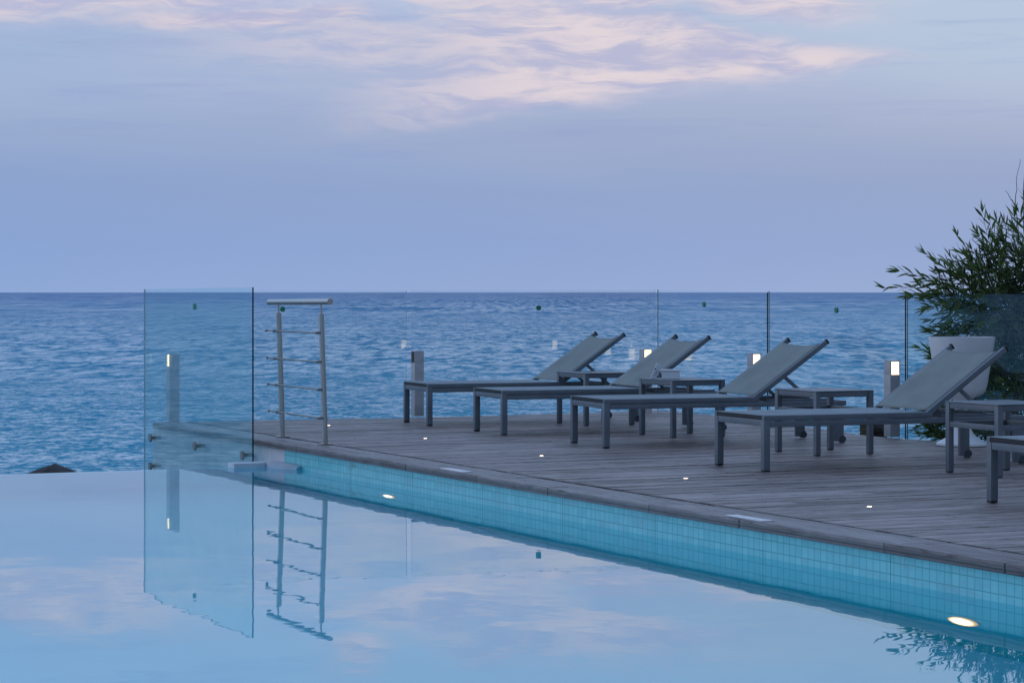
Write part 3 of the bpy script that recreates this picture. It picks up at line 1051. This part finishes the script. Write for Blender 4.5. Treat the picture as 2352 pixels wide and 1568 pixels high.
    for s in (-1, 1):
        q = P0 + Vector((0.30 * dx, s * (w - 0.050), 0.30 * dz - 0.004))
        bar(bm, q, (1.665, s * (w - 0.050), 0.328), 0.014, 0.026, 0.003)
    bar(bm, (1.66, -w + 0.05, 0.334), (1.66, w - 0.05, 0.334), 0.02, 0.02, 0.003)
    soften(link('prop', bm, M['frame'], root))
    return root

def copy_tree(o, parent=None):
    c = o.copy()
    COL.objects.link(c)
    if parent is not None:
        c.parent = parent
    for ch in [x for x in bpy.data.objects if x.parent == o]:
        copy_tree(ch, c)
    return c

LG = 'sling sun loungers lined up along the deck'
lounger_data = [
    # near front leg pixel, angle in degrees, label
    ((986.3, 978.3), 20.4, 'farthest grey sling sun lounger, leftmost of the row, in front of the widest glass screen'),
    ((1157.5, 1000.4), 20.8, 'second farthest sun lounger, right behind the side table with the white box'),
    ((1391.8, 1030.0), 20.0, 'middle sun lounger, right in front of the table with the white box'),
    ((1758.0, 1084.3), 22.6, 'nearest fully visible sun lounger, its grey backrest in front of the white planter'),
    (None, 22.0, 'sun lounger cut off by the right edge of the picture, only its foot end shows'),
]
proto = make_lounger()
for i, (px, ang, lab) in enumerate(lounger_data):
    o = proto if i == 0 else copy_tree(proto)
    a = math.radians(ang)
    ux, uy = Vector((math.cos(a), math.sin(a), 0)), Vector((-math.sin(a), math.cos(a), 0))
    if px:
        p = at(px[0], px[1], DECK)                 # near leg: local y = -w side
        c = p + uy * 0.3125 - ux * 0.0225
    else:
        p = at(2279, 1155, DECK)                   # far leg
        c = p - uy * 0.3125 - ux * 0.0225
    c.z = DECK + 0.0035
    o.location = c
    o.rotation_euler = (0, 0, a)
    tag(o, lab, 'sun lounger', LG)


# ------------------------------------------------------------------ side tables
def make_table():
    root = empty('side_table', (0, 0, 0))
    lx, ly, h = 0.27, 0.235, 0.437
    for sx in (-1, 1):
        for sy in (-1, 1):
            bm = NB()
            x, y = sx * (lx - 0.019), sy * (ly - 0.019)
            box(bm, x - 0.019, x + 0.019, y - 0.019, y + 0.019, 0.006, h - 0.002, 0.003)
            o = soften(link('leg', bm, M['frame'], root))
            bm = NB()
            box(bm, x - 0.017, x + 0.017, y - 0.017, y + 0.017, 0.0, 0.0058)
            link('foot_cap', bm, M['frame_dark'], o)
    for nm, zc, hh in (('top_frame', h - 0.020, 0.036), ('lower_rails', 0.300, 0.034)):
        bm = NB()
        for s in (-1, 1):
            bar(bm, (-lx + 0.039, s * (ly - 0.019), zc), (lx - 0.039, s * (ly - 0.019), zc), 0.030, hh, 0.003)
            bar(bm, (s * (lx - 0.019), -ly + 0.039, zc), (s * (lx - 0.019), ly - 0.039, zc), 0.030, hh, 0.003)
        soften(link(nm, bm, M['frame'], root))
    bm = NB()
    box(bm, -lx - 0.002, lx + 0.002, -ly - 0.002, ly + 0.002, h - 0.0015, h + 0.0065, 0.002)
    link('table_top', bm, M['frame'], root)
    return root

tables = [((0.71, 20.60), 'low grey metal side table between the two farthest loungers'),
          ((1.33, 18.95), 'low grey metal side table that holds a white box and a small printed card'),
          ((2.182, 16.92), 'bare low side table between the middle lounger and the nearest full lounger'),
          ((3.033, 14.95), 'nearest grey metal side table, cut by the right edge of the picture')]
tp = make_table()
for i, ((x, y), lab) in enumerate(tables):
    o = tp if i == 0 else copy_tree(tp)
    o.location = (x, y, DECK + 0.0035)
    o.rotation_euler = (0, 0, YAW)
    tag(o, lab, 'side table', 'low metal side tables between the loungers')

TT = DECK + 0.0035 + 0.4438
def on_table():
    # white lidded box
    p = far(1541, 892, 18.92); p.z = TT
    root = empty('white_box', p, math.radians(-8))
    tag(root, 'white box with an overhanging lid on the side table', 'box')
    bm = NB()
    box(bm, -0.068, 0.068, -0.060, 0.060, 0.0, 0.062, 0.005)
    link('box_body', bm, M['white'], root)
    bm = NB()
    box(bm, -0.078, 0.078, -0.068, 0.068, 0.0625, 0.074, 0.004)
    link('lid', bm, M['white'], root)
    # leaning card
    p = far(1500, 892, 18.96); p.z = TT
    root = empty('menu_card', p, math.radians(12))
    tag(root, 'small white printed card leaning on its stand at the table edge beside the box', 'card')
    bm = NB()
    R = Matrix.Rotation(math.radians(22), 4, 'Y')
    box(bm, -0.020, 0.020, -0.007, 0.007, 0.0, 0.128, 0.002, 0, R)
    link('card', bm, M['card'], root)
    bm = NB()
    R = Matrix.Translation((0.075, 0, 0)) @ Matrix.Rotation(math.radians(-30), 4, 'Y')
    box(bm, -0.002, 0.002, -0.006, 0.006, 0.0, 0.07, 0.0, 0, R)
    link('stand', bm, M['frame_dark'], root)
on_table()


# ------------------------------------------------------------------ bollard lights
def make_bollard(lit=True):
    """post 9 x 9 cm, local x = width; the lamp window is cut out of the +x, -y corner at the top"""
    root = empty('bollard_light', (0, 0, 0))
    H, w = 0.592, 0.045
    bm = NB()
    box(bm, -w, w, -w, w, 0.0, H - 0.108, 0.003)
    box(bm, -w, -w + 0.010, -w, w, H - 0.1078, H - 0.0082, 0.001)     # plate rising to the cap
    box(bm, w - 0.006, w, -w + 0.002, w, H - 0.1078, H - 0.0082, 0.001)  # side plate added to hold back the lamp's light on this side
    soften(link('post', bm, M['bollard'], root))
    bm = NB()
    box(bm, -w, w, -w, w, H - 0.008, H, 0.002)
    link('cap', bm, M['bollard'], root)
    bm = NB()
    box(bm, -0.004, w - 0.007, -w + 0.008, w - 0.008, H - 0.1076, H - 0.0084, 0.003)
    link('diffuser', bm, M['lamp'] if lit else M['lamp_off'], root)
    bm = NB()
    box(bm, -w + 0.0105, w - 0.0065, -w + 0.002, w - 0.002, H - 0.1079, H - 0.1046)
    link('lamp_tray', bm, M['lamp'] if lit else M['lamp_off'], root)
    return root

BG = 'square bollard lights at the deck edge'
bp = make_bollard()
boll = [
    ((-2.945, 21.0), 90, 'lit bollard light seen through the blue-green glass screen at the corner', False),
    ((-0.86, 22.0), 90, 'unlit bollard light behind the foot end of the farthest lounger', True),
    ((1.255, 22.70), 0, 'lit bollard light behind the backrest of the second lounger', False),
    ((2.112, 21.10), 0, 'lit bollard light behind the backrest of the middle lounger', False),
    ((2.965, 18.87), 0, 'lit bollard light right of the middle lounger, against the dark glass edge', False),
]
for i, ((x, y), rot, lab, off) in enumerate(boll):
    o = make_bollard(False) if off else (bp if i == 0 else copy_tree(bp))
    lp = L((x, y, 0))
    o.location = (x, y, DECK if i else DECK)
    # local -y of the post faces along +s (towards the camera): rotate so that local x = +t
    o.rotation_euler = (0, 0, YAW + math.radians(90) + math.radians(rot))
    tag(o, lab, 'bollard light', BG)


# ------------------------------------------------------------------ small lights
def deck_lights():
    labs = ['tiny lit spot lamp in the deck beside the right handrail post',
            'tiny lit spot lamp in the deck near the front legs of the farthest lounger',
            'tiny lit spot lamp in the deck in front of the second lounger',
            'tiny lit spot lamp in the deck in front of the middle lounger',
            'nearest tiny lit spot lamp, in the deck near the right side of the picture']
    pr = None
    for (px, py), lab in zip(((755, 978), (977, 1008), (1244, 1048), (1575, 1100), (1997, 1165)), labs):
        p = at(px, py, DECK)
        if pr is None:
            root = empty('deck_spotlight', p)
            bm = NB()
            rod(bm, (0, 0, 0.0015), (0, 0, 0.0048), 0.021, 0.019, n=24)
            soften(link('bezel', bm, M['steel'], root))
            bm = NB()
            rod(bm, (0, 0, 0.0035), (0, 0, 0.0068), 0.0135, 0.0110, n=24)
            link('lens', bm, M['deck_lamp'], root)
            pr = root
        else:
            root = copy_tree(pr)
            root.location = p
        tag(root, lab, 'deck light', 'small lit spotlights set into the deck')
deck_lights()

def pool_lights():
    for (px, py), lab in (((897, 1139), 'far round underwater lamp glowing on the pool wall'),
                          ((2217, 1426), 'near round underwater lamp glowing warm on the pool wall at the right')):
        # follow the view ray into the water and on to the wall plane t = 0
        k = py - 671.0
        hit = at(px, py, 0.0)
        eye = Vector((0, 0, EYE))
        d = (hit - eye).normalized()
        hz = Vector((d.x, d.y, 0)); hn = hz.length; hz.normalize()
        sin_t = hn / 1.333
        d2 = hz * sin_t + Vector((0, 0, -math.sqrt(1 - sin_t ** 2)))
        lh = L(hit)
        ld = POOL.inverted().to_3x3() @ d2
        u = -lh.y / ld.y
        q = lh + ld * u
        root = empty('pool_lamp', POOL @ q, YAW)
        tag(root, lab, 'pool lamp', 'round underwater lamps in the pool wall')
        bm = NB()
        rod(bm, (0, -0.012, 0), (0, -0.001, 0), 0.112, n=40)
        link('bezel', bm, M['steel'], root)
        bm = NB()
        rod(bm, (0, -0.020, 0), (0, -0.0125, 0), 0.100, n=40)
        link('lens', bm, M['pool_lamp'], root)
pool_lights()

def markers():
    for (px, py), lab in (((1035, 1079.2), 'far flat white marker plate on the coping, below the second lounger'),
                          ((1690, 1190.0), 'near flat white marker plate on the coping, left of the nearest deck spotlight')):
        p = at(px, py, DECK + 0.006)
        lp = L(p); lp.y = 0.010
        bm = NB()
        for k in range(3):
            box(bm, -0.175 + k * 0.117, -0.175 + k * 0.117 + 0.1155, -0.036, 0.036, 0.0, 0.004, 0.001)
        o = link('marker_plate', bm, M['marker'])
        o.location = POOL @ Vector((lp.x, lp.y, DECK + 0.003))
        o.rotation_euler = (0, 0, YAW)
        tag(o, lab, 'marker plate', 'white marker plates on the coping')
markers()


# ------------------------------------------------------------------ planter, timber block, rock
def planter():
    p = at(2209, 1024, DECK)
    root = empty('planter', (p.x, p.y, DECK + 0.003))
    tag(root, 'tall white goblet shaped plastic planter at the deck edge in front of the bush', 'planter')
    outer = [(0.180, 0.0), (0.186, 0.006), (0.184, 0.020), (0.160, 0.034), (0.120, 0.056), (0.085, 0.090), (0.062, 0.135), (0.050, 0.190), (0.047, 0.250),
             (0.050, 0.305), (0.066, 0.335), (0.110, 0.358), (0.150, 0.376), (0.172, 0.402), (0.183, 0.44), (0.200, 0.54), (0.220, 0.66), (0.241, 0.785), (0.241, 0.795)]
    inner = [(0.233, 0.795), (0.222, 0.70)]
    bm = NB()
    lathe(bm, outer + inner, 64)
    soften(link('pot', bm, M['white'], root), 50)
    bm = NB()
    lathe(bm, [(0.221, 0.690), (0.221, 0.7005), (0.12, 0.7150)], 40)
    link('soil', bm, M['soil'], root)
planter()

def timber():
    p = far(2006, 1000, 19.75)
    root = empty('timber_block', (p.x, p.y, 0.02), YAW)
    tag(root, 'low brown timber block with a pale top behind the rightmost bollard light', 'timber block')
    bm = NB()
    for k in range(3):
        box(bm, -0.09, 0.09, -0.075, 0.075, 0.0 + k * 0.068, 0.066 + k * 0.068, 0.004)
    link('block', bm, M['timber'], root)
    bm = NB()
    box(bm, -0.11, 0.11, -0.09, 0.09, 0.2045, 0.235, 0.003)
    link('pale_top', bm, M['marker'], root)
timber()

def rock():
    random.seed(11)
    bm = NB()
    bmesh.ops.create_icosphere(bm, subdivisions=5, radius=1.0)
    from mathutils import noise as N
    for v in bm.verts:
        c = v.co.copy()
        r = math.hypot(c.x, c.y)
        h = max(0.0, 1.0 - r * 0.92) ** 0.92
        n = N.fractal(c * 1.9 + Vector((3, 1, 0)), 0.8, 2.0, 6)
        f = 1 + 0.10 * n
        v.co = Vector((c.x * 2.9 * f + 0.10, c.y * 1.8 * f, (h * 1.35 + 0.055 * n) if c.z > 0 else -0.5 + 0.2 * c.z))
    o = link('rock', bm, M['rock'])
    soften(o, 40)
    p = far(117, 1065, 60.0)
    o.location = (p.x, p.y, -4.28)
    tag(o, 'dark pointed rock rising from the sea beyond the overflow edge', 'rock')
    return o
rock()


# ------------------------------------------------------------------ the bush
def leaf(vs, fs, tn, p, d, ln, wd, rng, tone):
    """a lance shaped leaf folded along its middle, bent at the tip"""
    d = d.normalized()
    s = d.cross(Vector((rng.uniform(-1, 1), rng.uniform(-1, 1), rng.uniform(-0.4, 1.0))))
    if s.length < 1e-3: s = d.orthogonal()
    s.normalize()
    up = s.cross(d).normalized()
    bend = rng.uniform(-0.10, 0.22)
    b = len(vs)
    prof = ((0.0, 0.10), (0.30, 0.85), (0.62, 0.80), (1.0, 0.0))
    for u, w in prof:
        c = p + d * (ln * u) - Vector((0, 0, 1)) * (bend * ln * u * u)
        if w > 0:
            vs.append(c - s * (wd * w / 2) + up * (wd * 0.18 * w)); vs.append(c); vs.append(c + s * (wd * w / 2) + up * (wd * 0.18 * w))
        else:
            vs.append(c)
    for k in range(2):
        a = b + 3 * k
        fs.append((a, a + 1, a + 4, a + 3)); fs.append((a + 1, a + 2, a + 5, a + 4))
        tn += [tone, tone]
    a = b + 6
    fs.append((a, a + 1, b + 9)); fs.append((a + 1, a + 2, b + 9))
    tn += [tone, tone]

def shoot(vs, fs, tn, twigs, p, d, ln, rng, n=None, lsz=0.105, droop=0.25, tone0=0.3):
    """a curved leafy shoot"""
    d = d.normalized()
    n = n or max(5, int(ln / 0.030))
    q = p.copy()
    pts = [q.copy()]
    side = 1
    ax = d.cross(Vector((rng.uniform(-1, 1), rng.uniform(-1, 1), rng.uniform(-1, 1)))).normalized()
    for i in range(n):
        d = (d + Vector((rng.uniform(-.06, .06), rng.uniform(-.06, .06), -droop * 0.05 + rng.uniform(-.04, .04)))).normalized()
        q = q + d * (ln / n)
        pts.append(q.copy())
        u = i / n
        if u > 0.12:
            ax2 = (Matrix.Rotation(rng.uniform(-0.7, 0.7) + (0 if side > 0 else math.pi), 3, d) @ ax)
            ld = d * rng.uniform(0.75, 1.25) + ax2 * rng.uniform(0.35, 0.85)
            sz = lsz * rng.uniform(0.7, 1.2) * (1.0 - 0.35 * u)
            leaf(vs, fs, tn, q, ld, sz, sz * rng.uniform(0.15, 0.21), rng, min(1, max(0, tone0 + rng.gauss(0, 0.22))))
            side = -side
    for _ in range(3):
        leaf(vs, fs, tn, q, d + Vector((rng.uniform(-.4, .4), rng.uniform(-.4, .4), rng.uniform(-.2, .5))), lsz * rng.uniform(.6, .9), lsz * 0.10, rng, min(1, tone0 + 0.3))
    twigs.append(pts)

def finish_bush(root, vs, fs, tn, twigs, stems):
    me = bpy.data.meshes.new('foliage')
    me.from_pydata([tuple(v) for v in vs], [], fs)
    at_ = me.attributes.new('tone', 'FLOAT', 'FACE')
    at_.data.foreach_set('value', tn)
    me.materials.append(M['leaf'])
    for p in me.polygons: p.use_smooth = True
    o = bpy.data.objects.new('foliage', me)
    COL.objects.link(o); o.parent = root
    bm = NB()
    for pts in twigs:
        for a, b in zip(pts[::3], pts[3::3]):
            rod(bm, a, b, 0.0022, 0.0018, n=4, caps=False)
    link('twigs', bm, M['bark'], o)
    bm = NB()
    for pts, r in stems:
        n = len(pts) - 1
        for i, (a, b) in enumerate(zip(pts, pts[1:])):
            rod(bm, a, b, r * (1 - 0.75 * i / n), r * (1 - 0.75 * (i + 1) / n), n=7, caps=False)
    link('stems', bm, M['bark'], root)

def bush():
    rng = random.Random(21)
    c0 = Vector((4.55, 18.9, -0.35))
    root = empty('bush', c0)
    tag(root, 'dense dark green narrow leaved bush behind the glass at the right edge', 'bush')
    vs, fs, tn, twigs, stems = [], [], [], [], []
    inv = -c0
    def P(px, py, d):
        return far(px, py, d) + inv
    # masses: centre pixel, depth, radii in metres, number of shoots
    masses = [((2420, 665), 18.9, (0.58, 0.55, 0.36), 150), ((2300, 690), 18.7, (0.36, 0.40, 0.20), 100), ((2245, 690), 18.9, (0.20, 0.25, 0.12), 36),
              ((2345, 800), 18.8, (0.38, 0.45, 0.34), 200), ((2440, 800), 19.0, (0.60, 0.60, 0.45), 260), ((2350, 920), 18.6, (0.36, 0.45, 0.36), 240),
              ((2440, 950), 18.9, (0.60, 0.55, 0.50), 240), ((2225, 745), 18.9, (0.18, 0.25, 0.14), 30), ((2410, 615), 19.0, (0.34, 0.4, 0.22), 50),
              ((2560, 700), 19.2, (0.8, 0.7, 0.6), 260), ((2560, 950), 19.2, (0.8, 0.7, 0.7), 220), ((2290, 980), 18.7, (0.34, 0.3, 0.20), 110),
              ((2460, 600), 19.1, (0.30, 0.35, 0.22), 40)]
    for (px, py), d, (rx, ry, rz), n in masses:
        c = P(px, py, d)
        for _ in range(n):
            while True:
                v = Vector((rng.uniform(-1, 1), rng.uniform(-1, 1), rng.uniform(-1, 1)))
                if v.length < 1: break
            p = c + Vector((v.x * rx, v.y * ry, v.z * rz))
            dr = Vector((v.x * 0.8 - 0.15, v.y * 0.6 - 0.1, v.z * 0.5 + 0.45)) + Vector((rng.gauss(0, .35), rng.gauss(0, .35), rng.gauss(0, .35)))
            shoot(vs, fs, tn, twigs, p, dr, rng.uniform(0.16, 0.30), rng, lsz=rng.uniform(0.10, 0.145), tone0=rng.choice((0.08, 0.18, 0.30, 0.5)))
    # single shoots that make the outline: start pixel, tip pixel, depth
    arcs = [((2190, 672), (2040, 660), 18.6), ((2200, 665), (2065, 625), 18.7), ((2215, 660), (2130, 575), 18.9), ((2230, 665), (2150, 600), 18.6),
            ((2240, 660), (2175, 610), 19.0), ((2255, 640), (2200, 545), 18.8), ((2275, 640), (2205, 580), 18.7), ((2290, 620), (2240, 495), 18.9),
            ((2300, 620), (2265, 510), 18.7), ((2320, 600), (2285, 510), 19.0), ((2330, 600), (2245, 550), 18.9), ((2350, 590), (2330, 500), 18.9),
            ((2200, 690), (2130, 720), 18.6), ((2230, 700), (2150, 745), 18.9), ((2240, 700), (2180, 770), 18.7), ((2260, 700), (2215, 790), 18.8),
            ((2370, 560), (2340, 490), 19.0), ((2180, 675), (2100, 690), 18.7), ((2390, 540), (2350, 455), 19.1), ((2220, 720), (2185, 780), 18.9),
            ((2200, 760), (2150, 780), 18.9), ((2230, 780), (2150, 760), 18.9), ((2250, 700), (2140, 700), 18.5),
            ((2180, 1010), (2115, 985), 18.9), ((2200, 990), (2110, 970), 18.9), ((2200, 1000), (2120, 1005), 18.9), ((2190, 970), (2135, 965), 18.9),
            ((2170, 1015), (2130, 990), 18.9), ((2230, 840), (2120, 790), 18.9), ((2220, 850), (2130, 810), 18.9)]
    for a, b, d in arcs:
        p, q = P(*a, d + rng.uniform(-.1, .1)), P(*b, d + rng.uniform(-.15, .1))
        for rep in range(2):
            j = Vector((rng.gauss(0, .02), rng.gauss(0, .04), rng.gauss(0, .02))) * rep
            v = (q - p)
            shoot(vs, fs, tn, twigs, p + j, v + Vector((0, 0, 0.05)) + j * 1.5, v.length * (1.0 - 0.35 * rep), rng, n=max(5, int(v.length / 0.034)), lsz=0.150, droop=0.35, tone0=0.5)
    # low leaves left of the planter foot
    for _ in range(70):
        p = P(rng.uniform(2135, 2230), rng.uniform(970, 1030), rng.uniform(18.75, 19.1))
        shoot(vs, fs, tn, twigs, p, Vector((rng.gauss(-.3, .5), rng.gauss(0, .4), rng.uniform(-.2, .8))), rng.uniform(.10, .18), rng, lsz=0.075, tone0=0.3)
    # bare wisps at the top right
    for a, b, c in (((2340, 545), (2322, 440), (2345, 365)), ((2338, 480), (2322, 455), (2308, 437)), ((2352, 545), (2350, 420), (2358, 300))):
        A_, B_, C_ = P(*a, 19.0), P(*b, 19.0), P(*c, 19.0)
        pts = []
        for i in range(13):
            u = i / 12
            w = A_ * (1 - u) ** 2 + B_ * 2 * u * (1 - u) + C_ * u * u
            pts.append(w + Vector((rng.gauss(0, .004), 0, rng.gauss(0, .004))))
        twigs.append([x for p_ in pts for x in (p_, p_, p_)])
        stems.append((pts, 0.0045))
    # main stems from the bed
    for _ in range(34):
        b = Vector((rng.uniform(-.55, .75), rng.uniform(-.35, .45), 0))
        tx, ty = rng.uniform(2220, 2520), rng.uniform(540, 820)
        tpt = P(tx, ty, rng.uniform(18.6, 19.3))
        pts = []
        for i in range(9):
            u = i / 8
            pts.append(b.lerp(tpt, u) + Vector((rng.gauss(0, .02), rng.gauss(0, .02), 0.12 * math.sin(math.pi * u))))
        stems.append((pts, rng.uniform(0.008, 0.016)))
    finish_bush(root, vs, fs, tn, twigs, stems)
bush()
